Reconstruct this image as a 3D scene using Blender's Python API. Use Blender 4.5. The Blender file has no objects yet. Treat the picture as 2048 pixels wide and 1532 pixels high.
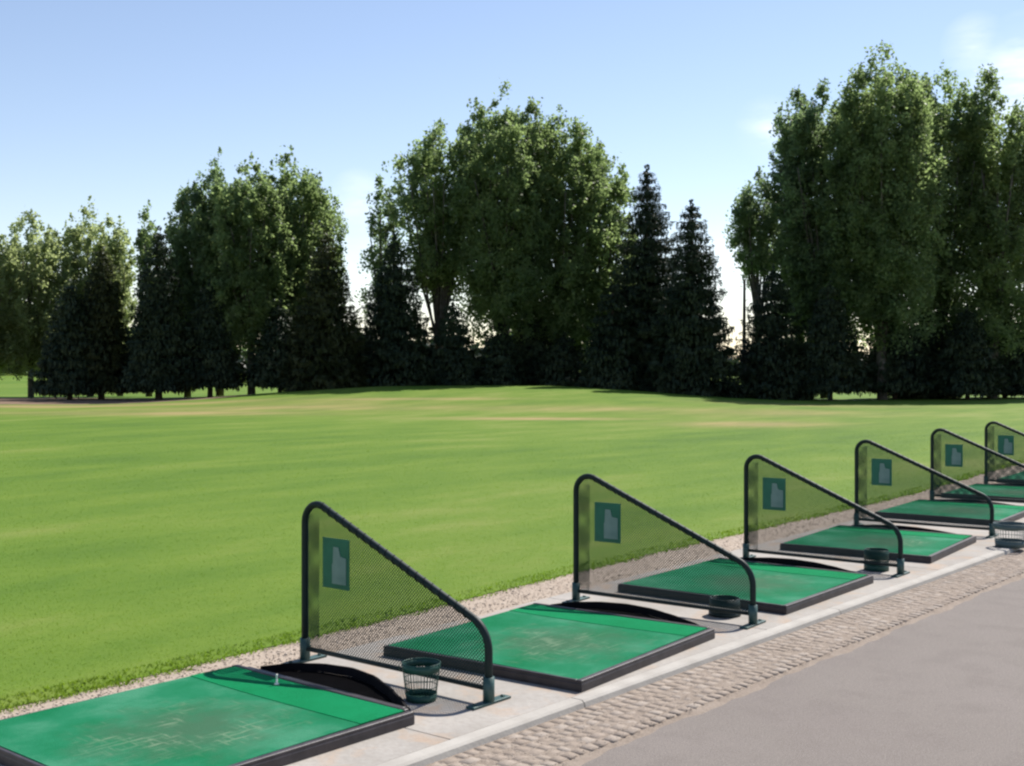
import bpy, math, random
import numpy as np
from mathutils import Vector, Matrix

rng = np.random.default_rng(11)
random.seed(5)
sc = bpy.context.scene
COL = sc.collection
R = math.radians

# ------------------------------------------------------------------ layout
EYE = 1.7
ROW = R(38.0)                                   # heading of the tee row, right of the view axis
U = np.array([math.sin(ROW), math.cos(ROW)])    # along the row
V = np.array([-U[1], U[0]])                     # from the road towards the lawn
SUN_AZ, SUN_EL = R(41.0), R(50.0)

def uv(u, v, z=0.0):
    p = u * U + v * V
    return (float(p[0]), float(p[1]), float(z))

def sstep(t):
    t = np.clip(t, 0, 1)
    return t * t * (3 - 2 * t)

def lawn_edge_v(u):                             # the lawn's near edge, gently wandering
    u = np.asarray(u, dtype=float)
    return 5.78 + 0.0016 * np.clip(u - 9, 0, 40) ** 2 + 0.05 * np.sin(u * .55 + 2.3)

def kerb_v(u):                                  # outer edge of the concrete, towards the path
    return 3.54 - .035 * (np.clip(np.asarray(u, dtype=float), -5, 14) - 3.5)

def terrain(x, y):
    x = np.asarray(x, dtype=float); y = np.asarray(y, dtype=float)
    m = .74 * sstep((x + 21) / 15) * (1 - sstep((x - 0) / 16)) * np.exp(-((y - 64) / 13) ** 2)
    w = .05 * np.sin(x * .17 + 1) * np.sin(y * .13) * sstep((y - 14) / 20)
    far = .012 * np.clip(y - 85, 0, 200)
    return m + w + far

# ------------------------------------------------------------------ helpers
class MB:
    """collects shapes into one mesh"""
    def __init__(self):
        self.v = []; self.f = []; self.sm = []
    def add(self, vs, fs, smooth=False):
        o = len(self.v)
        self.v += [tuple(map(float, p)) for p in vs]
        self.f += [tuple(o + i for i in f) for f in fs]
        self.sm += [smooth] * len(fs)
        return self
    def box(self, x0, x1, y0, y1, z0, z1, bevel=0.0):
        if bevel <= 0:
            vs = [(x, y, z) for z in (z0, z1) for y in (y0, y1) for x in (x0, x1)]
            return self.add(vs, [(0, 2, 3, 1), (4, 5, 7, 6), (0, 1, 5, 4), (2, 6, 7, 3), (0, 4, 6, 2), (1, 3, 7, 5)])
        b = bevel
        lo = [(x0, y0), (x1, y0), (x1, y1), (x0, y1)]
        rings = [(0, z0), (0, z1 - b), (b * .3, z1 - b * .3), (b, z1)]
        vs = []
        for ins, z in rings:
            vs += [(x0 + ins, y0 + ins, z), (x1 - ins, y0 + ins, z), (x1 - ins, y1 - ins, z), (x0 + ins, y1 - ins, z)]
        fs = [(3, 2, 1, 0)]
        for k in range(3):
            for i in range(4):
                j = (i + 1) % 4
                fs.append((4 * k + i, 4 * k + j, 4 * k + 4 + j, 4 * k + 4 + i))
        fs.append((12, 13, 14, 15))
        return self.add(vs, fs)
    def tube(self, pts, r, n=8, caps=True, closed=False, smooth=True):
        P = [Vector(p) for p in pts]; N = len(P)
        rr = r if hasattr(r, '__len__') else [r] * N
        vs = []; fs = []
        prev = None
        for i in range(N):
            if closed: t = P[(i + 1) % N] - P[i - 1]
            else: t = P[min(i + 1, N - 1)] - P[max(i - 1, 0)]
            t.normalize()
            if prev is None:
                a = t.orthogonal().normalized()
            else:
                a = prev - t * prev.dot(t)
                a = a.normalized() if a.length > 1e-6 else t.orthogonal().normalized()
            prev = a; b = t.cross(a)
            for k in range(n):
                w = 2 * math.pi * k / n
                vs.append(P[i] + (a * math.cos(w) + b * math.sin(w)) * rr[i])
        last = N if closed else N - 1
        for i in range(last):
            i2 = (i + 1) % N
            for k in range(n):
                k2 = (k + 1) % n
                fs.append((i * n + k, i * n + k2, i2 * n + k2, i2 * n + k))
        if caps and not closed:
            fs.append(tuple(range(n - 1, -1, -1))); fs.append(tuple((N - 1) * n + k for k in range(n)))
        return self.add(vs, fs, smooth)
    def build(self, name, m, parent=None):
        me = bpy.data.meshes.new(name)
        me.from_pydata(self.v, [], self.f)
        me.polygons.foreach_set('use_smooth', self.sm)
        me.materials.append(m); me.update()
        return link(name, me, parent)

def link(name, me, parent=None):
    o = bpy.data.objects.new(name, me); COL.objects.link(o)
    if parent is not None: o.parent = parent
    return o

def np_mesh(name, verts, nper, m, smooth=False, attr=None):
    """verts: (faces*nper, 3); every face has its own vertices"""
    verts = np.ascontiguousarray(verts, dtype=np.float32).reshape(-1, 3)
    n = len(verts); nf = n // nper
    me = bpy.data.meshes.new(name)
    me.vertices.add(n); me.vertices.foreach_set('co', verts.ravel())
    me.loops.add(n); me.loops.foreach_set('vertex_index', np.arange(n, dtype=np.int32))
    me.polygons.add(nf)
    me.polygons.foreach_set('loop_start', np.arange(0, n, nper, dtype=np.int32))
    if smooth: me.polygons.foreach_set('use_smooth', np.ones(nf, dtype=bool))
    if attr:
        for k, a in attr.items():
            at = me.attributes.new(k, 'FLOAT', 'POINT'); at.data.foreach_set('value', np.asarray(a, dtype=np.float32))
    me.materials.append(m); me.update(calc_edges=True)
    return me

def grid_mesh(name, X, Y, Z, m, attr=None):
    n, k = X.shape
    co = np.stack([X, Y, Z], -1).reshape(-1, 3).astype(np.float32)
    idx = np.arange(n * k).reshape(n, k)
    q = np.stack([idx[:-1, :-1], idx[1:, :-1], idx[1:, 1:], idx[:-1, 1:]], -1).reshape(-1, 4)
    me = bpy.data.meshes.new(name)
    me.vertices.add(len(co)); me.vertices.foreach_set('co', co.ravel())
    me.loops.add(q.size); me.loops.foreach_set('vertex_index', q.ravel().astype(np.int32))
    me.polygons.add(len(q)); me.polygons.foreach_set('loop_start', np.arange(0, q.size, 4, dtype=np.int32))
    me.polygons.foreach_set('use_smooth', np.ones(len(q), dtype=bool))
    if attr:
        for kk, a in attr.items():
            at = me.attributes.new(kk, 'FLOAT', 'POINT'); at.data.foreach_set('value', np.asarray(a, dtype=np.float32).ravel())
    me.materials.append(m); me.update(calc_edges=True)
    # make sure it faces up
    if me.polygons[0].normal.z < 0: me.flip_normals()
    return me

def tag(o, label=None, cat=None, group=None, kind=None):
    if label: o['label'] = label
    if cat: o['category'] = cat
    if group: o['group'] = group
    if kind: o['kind'] = kind
    return o

def empty(name, loc, rz=0.0):
    o = bpy.data.objects.new(name, None); COL.objects.link(o)
    o.location = loc; o.rotation_euler = (0, 0, rz); o.empty_display_size = .2
    return o

def copy_tree(o, parent=None):
    c = o.copy(); COL.objects.link(c)
    if parent is not None: c.parent = parent
    for ch in list(o.children): copy_tree(ch, c)
    return c

# ------------------------------------------------------------------ materials
class NT:
    def __init__(self, name):
        self.m = bpy.data.materials.new(name); self.m.use_nodes = True
        self.t = self.m.node_tree; self.t.nodes.clear()
        self.out = self.n('ShaderNodeOutputMaterial')
    def n(self, kind, **kw):
        nd = self.t.nodes.new(kind)
        for k, v in kw.items(): setattr(nd, k, v)
        return nd
    def l(self, a, b): self.t.links.new(a, b)
    def coord(self, which='Object'):
        return self.n('ShaderNodeTexCoord').outputs[which]
    def pos(self): return self.n('ShaderNodeNewGeometry').outputs['Position']
    def mapping(self, vec, scale=(1, 1, 1), rot=(0, 0, 0), loc=(0, 0, 0)):
        mp = self.n('ShaderNodeMapping')
        mp.inputs['Scale'].default_value = scale; mp.inputs['Rotation'].default_value = rot; mp.inputs['Location'].default_value = loc
        self.l(vec, mp.inputs['Vector']); return mp.outputs[0]
    def noise(self, vec, scale, detail=4, rough=.55, dist=0.0):
        nz = self.n('ShaderNodeTexNoise')
        nz.inputs['Scale'].default_value = scale; nz.inputs['Detail'].default_value = detail
        nz.inputs['Roughness'].default_value = rough; nz.inputs['Distortion'].default_value = dist
        if vec is not None: self.l(vec, nz.inputs['Vector'])
        return nz.outputs['Fac']
    def ramp(self, fac, stops, interp='LINEAR'):
        r = self.n('ShaderNodeValToRGB'); r.color_ramp.interpolation = interp
        e = r.color_ramp.elements
        while len(e) < len(stops): e.new(.5)
        for i, (p, c) in enumerate(stops):
            e[i].position = p
            e[i].color = (c, c, c, 1) if not hasattr(c, '__len__') else (*c, 1)
        self.l(fac, r.inputs[0]); return r.outputs[0]
    def mix(self, fac, a, b, mode='MIX'):
        x = self.n('ShaderNodeMix', data_type='RGBA', blend_type=mode)
        for s, v in ((0, fac), (6, a), (7, b)):
            if hasattr(v, 'is_linked') or hasattr(v, 'links'): self.l(v, x.inputs[s])
            elif s == 0: x.inputs[0].default_value = v
            else: x.inputs[s].default_value = (*v, 1)
        return x.outputs[2]
    def math(self, op, a, b=0.0, clamp=False):
        x = self.n('ShaderNodeMath', operation=op, use_clamp=clamp)
        for i, v in enumerate((a, b)):
            if hasattr(v, 'links'): self.l(v, x.inputs[i])
            else: x.inputs[i].default_value = v
        return x.outputs[0]
    def attr(self, name):
        return self.n('ShaderNodeAttribute', attribute_name=name).outputs['Fac']
    def bump(self, h, dist=.01, strength=.6):
        b = self.n('ShaderNodeBump'); b.inputs['Distance'].default_value = dist; b.inputs['Strength'].default_value = strength
        self.l(h, b.inputs['Height']); return b.outputs[0]
    def principled(self, color, rough=.8, spec=.3, normal=None, metallic=0.0, sheen=0.0):
        p = self.n('ShaderNodeBsdfPrincipled')
        if hasattr(color, 'links'): self.l(color, p.inputs['Base Color'])
        else: p.inputs['Base Color'].default_value = (*color, 1)
        if hasattr(rough, 'links'): self.l(rough, p.inputs['Roughness'])
        else: p.inputs['Roughness'].default_value = rough
        p.inputs['Specular IOR Level'].default_value = spec
        p.inputs['Metallic'].default_value = metallic
        if sheen: p.inputs['Sheen Weight'].default_value = sheen
        if normal is not None: self.l(normal, p.inputs['Normal'])
        return p
    def finish(self, shader):
        self.l(shader.outputs[0] if hasattr(shader, 'outputs') else shader, self.out.inputs[0]); return self.m

def leaf_material(name, cols, transl, trans_w=.45, scale=.5, rough=.5, spec=.3):
    t = NT(name)
    g = t.n('ShaderNodeNewGeometry')
    nz = t.noise(g.outputs['Position'], scale, 3)
    rnd = g.outputs['Random Per Island']
    f = t.math('ADD', t.math('MULTIPLY', nz, .85), t.math('MULTIPLY', rnd, .15))
    col = t.ramp(f, [(.36, cols[0]), (.49, cols[1]), (.64, cols[2])])
    p = t.principled(col, rough, spec)
    tr = t.n('ShaderNodeBsdfTranslucent')
    tc = t.ramp(f, [(.3, tuple(c * .8 for c in transl)), (.72, tuple(c * 1.2 for c in transl))])
    t.l(tc, tr.inputs[0])
    mx = t.n('ShaderNodeMixShader'); mx.inputs[0].default_value = trans_w
    t.l(p.outputs[0], mx.inputs[1]); t.l(tr.outputs[0], mx.inputs[2])
    return t.finish(mx)

def simple(name, c0, c1, scale=20, rough=.6, spec=.3, bump=.0, bscale=80, metallic=0.0):
    t = NT(name); v = t.coord()
    col = t.ramp(t.noise(v, scale, 5), [(.3, c0), (.7, c1)])
    nm = t.bump(t.noise(v, bscale, 4), bump) if bump else None
    return t.finish(t.principled(col, rough, spec, nm, metallic))

def lawn_colour(t):
    """patchy turf colour from world position, shared by the sheet and the blades"""
    g = t.n('ShaderNodeNewGeometry'); pos = g.outputs['Position']
    rowv = t.mapping(pos, rot=(0, 0, ROW - math.pi / 2))
    st = t.mapping(rowv, scale=(.35, 1.0, 1.0))
    big = t.noise(st, .12, 4, .55)
    mid = t.noise(st, .75, 5, .6)
    small = t.noise(pos, 6.0, 4, .65)
    f = t.math('ADD', t.math('ADD', t.math('MULTIPLY', big, .45), t.math('MULTIPLY', mid, .45)), t.math('MULTIPLY', small, .10))
    col = t.ramp(f, [(.37, (.066, .130, .013)), (.45, (.086, .156, .014)), (.53, (.112, .180, .019)), (.61, (.154, .202, .038))])
    dryc = t.ramp(mid, [(.35, (.25, .205, .085)), (.65, (.37, .245, .125))])
    col = t.mix(t.math('MULTIPLY', t.attr('dry'), t.ramp(t.noise(st, .5, 5, .65), [(.3, .45), (.55, 1.0)])), col, dryc)
    soil = t.ramp(t.noise(pos, 1.3, 6, .65), [(.3, (.13, .085, .06)), (.7, (.25, .175, .12))])
    sm = t.ramp(t.math('ADD', t.attr('soil'), t.math('MULTIPLY', t.math('SUBTRACT', t.noise(pos, .6, 5), .5), .8)), [(.45, 0.0), (.6, 1.0)])
    col = t.mix(sm, col, soil)
    return col, pos

def make_lawn_mats():
    t = NT('lawn_turf'); col, pos = lawn_colour(t)
    h = t.math('ADD', t.noise(pos, 45, 5, .7), t.math('MULTIPLY', t.noise(pos, 9, 4, .6), .8))
    p = t.principled(col, .85, .15, t.bump(h, .03, .4))
    sheet = t.finish(p)
    t = NT('grass_blades'); col, pos = lawn_colour(t)
    g = t.n('ShaderNodeNewGeometry')
    var = t.ramp(g.outputs['Random Per Island'], [(0, 1.1), (1, 1.3)])
    col = t.mix(1.0, col, var, 'MULTIPLY')
    p = t.principled(col, .6, .2)
    tr = t.n('ShaderNodeBsdfTranslucent')
    t.l(t.mix(1.0, col, (1.22, 1.25, .65), 'MULTIPLY'), tr.inputs[0])
    mx = t.n('ShaderNodeMixShader'); mx.inputs[0].default_value = .65
    t.l(p.outputs[0], mx.inputs[1]); t.l(tr.outputs[0], mx.inputs[2])
    return sheet, t.finish(mx)

M = {}
M['lawn'], M['blade'] = make_lawn_mats()

def mk_concrete():
    t = NT('concrete'); pos = t.pos()
    a = t.noise(pos, 1.6, 6, .6); b = t.noise(pos, 28, 5, .65)
    col = t.ramp(a, [(.3, (.26, .236, .21)), (.5, (.335, .312, .285)), (.7, (.39, .36, .33))])
    col = t.mix(t.ramp(b, [(.35, .5), (.6, 0.0)]), col, (.27, .24, .215))
    st = t.ramp(t.noise(pos, 3.4, 5, .65, .4), [(.52, 0.0), (.66, .6)])
    col = t.mix(st, col, (.38, .27, .19))
    return t.finish(t.principled(col, .85, .2, t.bump(b, .006, .6)))
M['concrete'] = mk_concrete()
M['kerb'] = simple('kerb_lit_concrete', (.33, .305, .275), (.41, .385, .35), 5, .85, .2, .003, 60)  # paler than the slabs: the sunlit edge highlight is put into the colour

def mk_asphalt():
    t = NT('asphalt'); pos = t.pos()
    a = t.noise(pos, .5, 5, .6); b = t.noise(pos, 130, 3, .7); c = t.noise(pos, 4, 5, .6)
    col = t.ramp(a, [(.33, (.190, .162, .148)), (.5, (.196, .170, .152)), (.66, (.208, .180, .163))])
    col = t.mix(t.ramp(c, [(.36, .7), (.5, 0.0)]), col, (.176, .151, .136))
    col = t.mix(t.ramp(b, [(.38, .75), (.5, 0.0)]), col, (.125, .113, .105))
    col = t.mix(t.ramp(b, [(.58, 0.0), (.7, .6)]), col, (.34, .315, .295))
    return t.finish(t.principled(col, .9, .2, t.bump(b, .006, .7)))
M['asphalt'] = mk_asphalt()

def mk_gravelbed(name, c0, c1):
    t = NT(name); pos = t.pos()
    a = t.noise(pos, 9, 6, .7); b = t.noise(pos, 60, 4, .7)
    f = t.math('ADD', t.math('MULTIPLY', a, .5), t.math('MULTIPLY', b, .5))
    return t.finish(t.principled(t.ramp(f, [(.35, c0), (.65, c1)]), .95, .1, t.bump(f, .02, .8)))
M['gravel_bed'] = mk_gravelbed('gravel_bed', (.21, .168, .135), (.31, .258, .215))
M['pebble_bed'] = mk_gravelbed('pebble_bed', (.32, .255, .20), (.43, .36, .298))

def mk_stone(name, stops):
    t = NT(name); g = t.n('ShaderNodeNewGeometry')
    col = t.ramp(g.outputs['Random Per Island'], stops)
    col = t.mix(t.ramp(t.noise(g.outputs['Position'], 70, 4), [(.35, .35), (.6, 0.0)]), col, (.12, .10, .085))
    return t.finish(t.principled(col, .85, .2))
M['stone'] = mk_stone('gravel_stone', [(0, (.22, .18, .15)), (.4, (.29, .24, .205)), (.75, (.34, .29, .255)), (1, (.40, .36, .33))])
M['pebble'] = mk_stone('pebble_stone', [(0, (.33, .262, .205)), (.4, (.375, .305, .245)), (.75, (.415, .345, .285)), (1, (.47, .41, .35))])
M['sett'] = mk_stone('sett_stone', [(0, (.255, .205, .165)), (.4, (.28, .228, .188)), (.75, (.295, .245, .205)), (1, (.325, .275, .235))])
M['soil'] = mk_gravelbed('bare_soil', (.07, .06, .035), (.13, .11, .06))

M['pipe'] = simple('green_black_pipe', (.006, .014, .014), (.011, .024, .024), 8, .55, .25)
M['plate'] = simple('teal_plate', (.015, .055, .050), (.035, .085, .08), 14, .5, .5, .001, 120)
M['net'] = simple('green_netting', (.010, .034, .030), (.018, .048, .043), 6, .75, .2)
M['lace'] = simple('black_lacing', (.008, .012, .012), (.014, .02, .02), 30, .8, .2)
M['sign_green'] = simple('sign_green', (.006, .100, .066), (.014, .135, .092), 10, .45, .4)
M['sign_pale'] = simple('sign_pale', (.12, .20, .195), (.20, .28, .27), 9, .45, .4)
M['rubber'] = simple('black_rubber', (.026, .021, .024), (.054, .044, .048), 14, .48, .45, .002, 90)
M['tray'] = simple('tray_rubber', (.0022, .0020, .0024), (.005, .0045, .005), 14, .9, .03, .001, 90)
M['rim'] = simple('rim_rubber', (.006, .0055, .006), (.012, .010, .012), 14, .8, .08, .001, 90)
M['basket'] = simple('basket_green', (.010, .055, .042), (.018, .078, .06), 20, .5, .4)
M['basket_black'] = simple('basket_black', (.008, .020, .018), (.016, .032, .029), 20, .5, .4)
M['basket_grey'] = simple('basket_grey', (.05, .085, .085), (.08, .12, .12), 20, .5, .4)
M['tee'] = simple('tee_rubber', (.70, .69, .64), (.80, .79, .76), 20, .5, .4)

def mk_turf():
    t = NT('worn_turf'); v = t.coord()
    oi = t.n('ShaderNodeObjectInfo')
    off = t.n('ShaderNodeVectorMath', operation='ADD'); t.l(v, off.inputs[0])
    cmb = t.n('ShaderNodeCombineXYZ'); t.l(t.math('MULTIPLY', oi.outputs['Random'], 37.0), cmb.inputs[0]); t.l(cmb.outputs[0], off.inputs[1])
    p = off.outputs[0]
    a = t.noise(p, 2.3, 5, .6); b = t.noise(p, 160, 3, .7); c = t.noise(p, 7, 5, .65)
    col = t.ramp(a, [(.34, (.002, .138, .052)), (.5, (.014, .170, .079)), (.64, (.052, .220, .125))])
    # worn stance: brownish patch round the middle, object space
    sub = t.n('ShaderNodeVectorMath', operation='SUBTRACT'); t.l(v, sub.inputs[0]); sub.inputs[1].default_value = (-1.38, .62, 0)
    scl = t.n('ShaderNodeVectorMath', operation='MULTIPLY'); t.l(sub.outputs[0], scl.inputs[0]); scl.inputs[1].default_value = (1.7, 1.9, 0)
    ln = t.n('ShaderNodeVectorMath', operation='LENGTH'); t.l(scl.outputs[0], ln.inputs[0])
    d = t.math('ADD', ln.outputs['Value'], t.math('MULTIPLY', t.math('SUBTRACT', c, .5), 1.3))
    wear = t.ramp(d, [(.2, .95), (1.0, 0.0)])
    col = t.mix(wear, col, (.048, .120, .066))
    # pale scuffs
    s1 = t.ramp(t.noise(t.mapping(p, scale=(5, 46, 1), rot=(0, 0, .35)), 1.0, 3, .6), [(.54, 0.0), (.62, 1.0)])
    s2 = t.ramp(t.noise(t.mapping(p, scale=(44, 6, 1), rot=(0, 0, -.15)), 1.0, 3, .6), [(.55, 0.0), (.63, 1.0)])
    sc1 = t.math('MULTIPLY', t.math('MAXIMUM', s1, s2), t.ramp(t.noise(p, 4, 3), [(.42, 0.0), (.58, 1.0)]))
    scuff = t.math('MULTIPLY', t.math('MULTIPLY', sc1, t.ramp(d, [(.5, 1.0), (1.0, 0.0)])), t.math('ADD', .22, t.math('MULTIPLY', oi.outputs['Random'], .35)))
    col = t.mix(scuff, col, (.26, .33, .22))
    col = t.mix(t.ramp(b, [(.3, .45), (.55, 0.0)]), col, (.012, .12, .06))
    return t.finish(t.principled(col, .9, .08, t.bump(b, .006, .8)))
M['turf'] = mk_turf()
def mk_strip():
    t = NT('strip_turf'); v = t.pos()
    b = t.noise(v, 170, 3, .7); a = t.noise(v, 3, 4)
    col = t.ramp(a, [(.3, (.001, .180, .062)), (.7, (.003, .222, .083))])
    col = t.mix(t.ramp(b, [(.3, .5), (.55, 0.0)]), col, (.001, .08, .025))
    return t.finish(t.principled(col, .9, .08, t.bump(b, .008, .8)))
M['strip'] = mk_strip()

M['poplar'] = leaf_material('poplar_leaf', [(.040, .066, .032), (.095, .135, .056), (.15, .19, .08)], (.32, .43, .16), .57)
M['poplar_pale'] = leaf_material('pale_poplar_leaf', [(.07, .10, .05), (.13, .17, .08), (.19, .225, .115)], (.48, .56, .24), .58)
M['poplar_dark'] = leaf_material('dark_poplar_leaf', [(.034, .058, .034), (.078, .115, .056), (.13, .165, .08)], (.28, .39, .165), .56)
M['spruce'] = leaf_material('spruce_needle', [(.016, .029, .017), (.031, .049, .027), (.056, .077, .040)], (.012, .020, .008), .2, .8, .6, .2)
M['spruce_olive'] = leaf_material('olive_spruce_needle', [(.020, .030, .013), (.036, .047, .019), (.062, .072, .030)], (.05, .06, .018), .3, .8, .6, .2)
M['wood'] = leaf_material('distant_leaf', [(.016, .028, .017), (.024, .042, .023), (.04, .06, .032)], (.03, .05, .018), .3, .2)
M['bark'] = simple('poplar_bark', (.06, .053, .043), (.15, .135, .115), 3, .9, .15, .02, 6)
M['bark_dark'] = simple('spruce_bark', (.045, .035, .028), (.09, .07, .055), 3, .9, .15, .02, 6)

# ------------------------------------------------------------------ ground
def spaced(a, b, n, p=1.0):
    return a + (b - a) * np.linspace(0, 1, n) ** p

def attrs(x, y):
    soil = np.zeros_like(x); dry = np.zeros_like(x)
    # bare earth under the left trees
    ex = ((x + 26) / 13.5) ** 2 + ((y - 62.5) / 6.6) ** 2
    soil = np.maximum(soil, 1 - sstep((ex - .45) / .8))
    ex = ((x + 9) / 8) ** 2 + ((y - 70) / 5) ** 2
    soil = np.maximum(soil, (1 - sstep((ex - .4) / .8)) * .7)
    for cx, cy, sx, sy, w in ((-21, 53.5, 11, 2.2, 1.0), (-5, 52.6, 5.0, .75, .9), (0.6, 40.5, 3.5, .9, 1.0), (7.4, 37.0, 2.6, 2.0, .8), (-9, 47.5, 9, 2.6, .6), (3, 47, 9, 2, .45),
                              (-12, 43.5, 5.5, 2.0, .8), (-18, 45, 6.5, 1.6, .45), (10, 45, 5, 3.5, .45), (-8, 50, 5, 3, .35), (14, 54, 6, 2.5, .4)):
        d = ((x - cx) / sx) ** 2 + ((y - cy) / sy) ** 2
        dry = np.maximum(dry, w * np.exp(-d * 1.2))
    return soil, dry

us = np.concatenate([spaced(-40, 0, 30), spaced(.15, 30, 200), spaced(30.5, 75, 120), spaced(78, 500, 50, 1.8)])
ts = np.concatenate([[0, .02, .06, .14], spaced(.25, 16, 70), spaced(16.4, 95, 180), spaced(100, 600, 40, 1.8)])
UU, TT = np.meshgrid(us, ts, indexing='ij')
VV = lawn_edge_v(UU) + TT
LX = UU * U[0] + VV * V[0]; LY = UU * U[1] + VV * V[1]
LZ = terrain(LX, LY) + .03 * sstep(TT / .12) - .015
soilA, dryA = attrs(LX, LY)
lawn = link('lawn', grid_mesh('lawn', LX, LY, LZ, M['lawn'], {'soil': soilA, 'dry': dryA}))
tag(lawn, 'broad mown green lawn of the driving range', 'lawn', kind='structure')

def sheet(name, u0, u1, vA, vB, z, m, nu=60, nv=6, thick=0.0):
    uu = np.linspace(u0, u1, nu)
    va = vA(uu) if callable(vA) else np.full(nu, vA); vb = vB(uu) if callable(vB) else np.full(nu, vB)
    tt = np.linspace(0, 1, nv)
    Ug, Tg = np.meshgrid(uu, tt, indexing='ij')
    Vg = va[:, None] * (1 - Tg) + vb[:, None] * Tg
    X = Ug * U[0] + Vg * V[0]; Y = Ug * U[1] + Vg * V[1]
    return link(name, grid_mesh(name, X, Y, np.full_like(X, z), m))

def disc(name, r, z, m):
    mb = MB(); n = 64
    mb.add([(r * math.cos(2 * math.pi * i / n), r * math.sin(2 * math.pi * i / n), z) for i in range(n)], [tuple(range(n))])
    return mb.build(name, m)
tag(disc('ground', 4000, -.12, M['soil']), 'bare ground under everything', 'ground', kind='structure')

def wob(base, amp, s):
    return lambda u: base + amp * (np.sin(u * 3.1 + s) * .5 + np.sin(u * 7.7 + s * 2) * .3 + np.sin(u * 17 + s) * .2)
tag(sheet('asphalt_path', -40, 400, -60, lambda u: kerb_v(u) - .15, -.045, M['asphalt'], 900, 4), 'grey brown asphalt path', 'path', kind='structure')
gb = sheet('gravel_bed', -10, 90, lambda u: kerb_v(u) - .50 + .014 * np.sin(u * 4.1) + .010 * np.sin(u * 11.3) + .006 * np.sin(u * 29), lambda u: kerb_v(u) + .04, -.0315, M['gravel_bed'], 2200, 8)
_vz = np.empty(len(gb.data.vertices) * 3, dtype=np.float32); gb.data.vertices.foreach_get('co', _vz); _vz = _vz.reshape(2200, 8, 3)
_vz[:, 0, 2] = -.0465; _vz[:, 1, 2] = -.0385; gb.data.vertices.foreach_set('co', _vz.ravel()); gb.data.update()
tag(gb, 'bed of brown sand and gravel between the stone setts', 'gravel', kind='structure')
tag(sheet('pebble_bed', -40, 400, 5.2, lambda u: lawn_edge_v(u) + .12, -.02, M['pebble_bed'], 400, 4), 'pinkish pebble bed along the lawn', 'gravel', kind='structure')

# concrete tee strip: slabs with joints, a bevelled kerb edge towards the path
cs = MB(); ks = MB()
def sweep(mb, a, b, pa, pb):
    n = len(pa)
    vs = [uv(a, v, z) for v, z in pa] + [uv(b, v, z) for v, z in pb]
    mb.add(vs, [(i, i + 1, n + i + 1, n + i) for i in range(n - 1)] + [tuple(range(n - 1, -1, -1)), tuple(range(n, 2 * n))])
def slab_prof(u):
    k = float(kerb_v(u)) + .092
    return [(k, -.12), (k, -.004), (k + .004, 0.0), (5.27, .0), (5.30, -.012), (5.31, -.12)]
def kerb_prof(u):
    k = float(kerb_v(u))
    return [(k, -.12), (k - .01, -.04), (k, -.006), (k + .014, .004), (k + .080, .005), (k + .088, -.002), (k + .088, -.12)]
u = -20.0
while u < 60:
    a, b = u + .004, u + 3.016
    sweep(cs, a, b, slab_prof(a), slab_prof(b))
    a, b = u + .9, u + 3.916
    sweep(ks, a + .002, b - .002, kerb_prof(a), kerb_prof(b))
    u += 3.02
strip = cs.build('concrete_strip', M['concrete'])
kerb = ks.build('kerb', M['kerb']); tag(kerb, 'kerb edging the concrete strip, sunlit highlight painted pale', 'kerb', kind='structure')
import bmesh
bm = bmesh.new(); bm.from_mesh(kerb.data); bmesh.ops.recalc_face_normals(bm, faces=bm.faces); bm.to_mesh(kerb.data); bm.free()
bm = bmesh.new(); bm.from_mesh(strip.data); bmesh.ops.recalc_face_normals(bm, faces=bm.faces); bm.to_mesh(strip.data); bm.free()
tag(strip, 'pale concrete strip carrying the row of tees', 'pavement', kind='structure')

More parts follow.
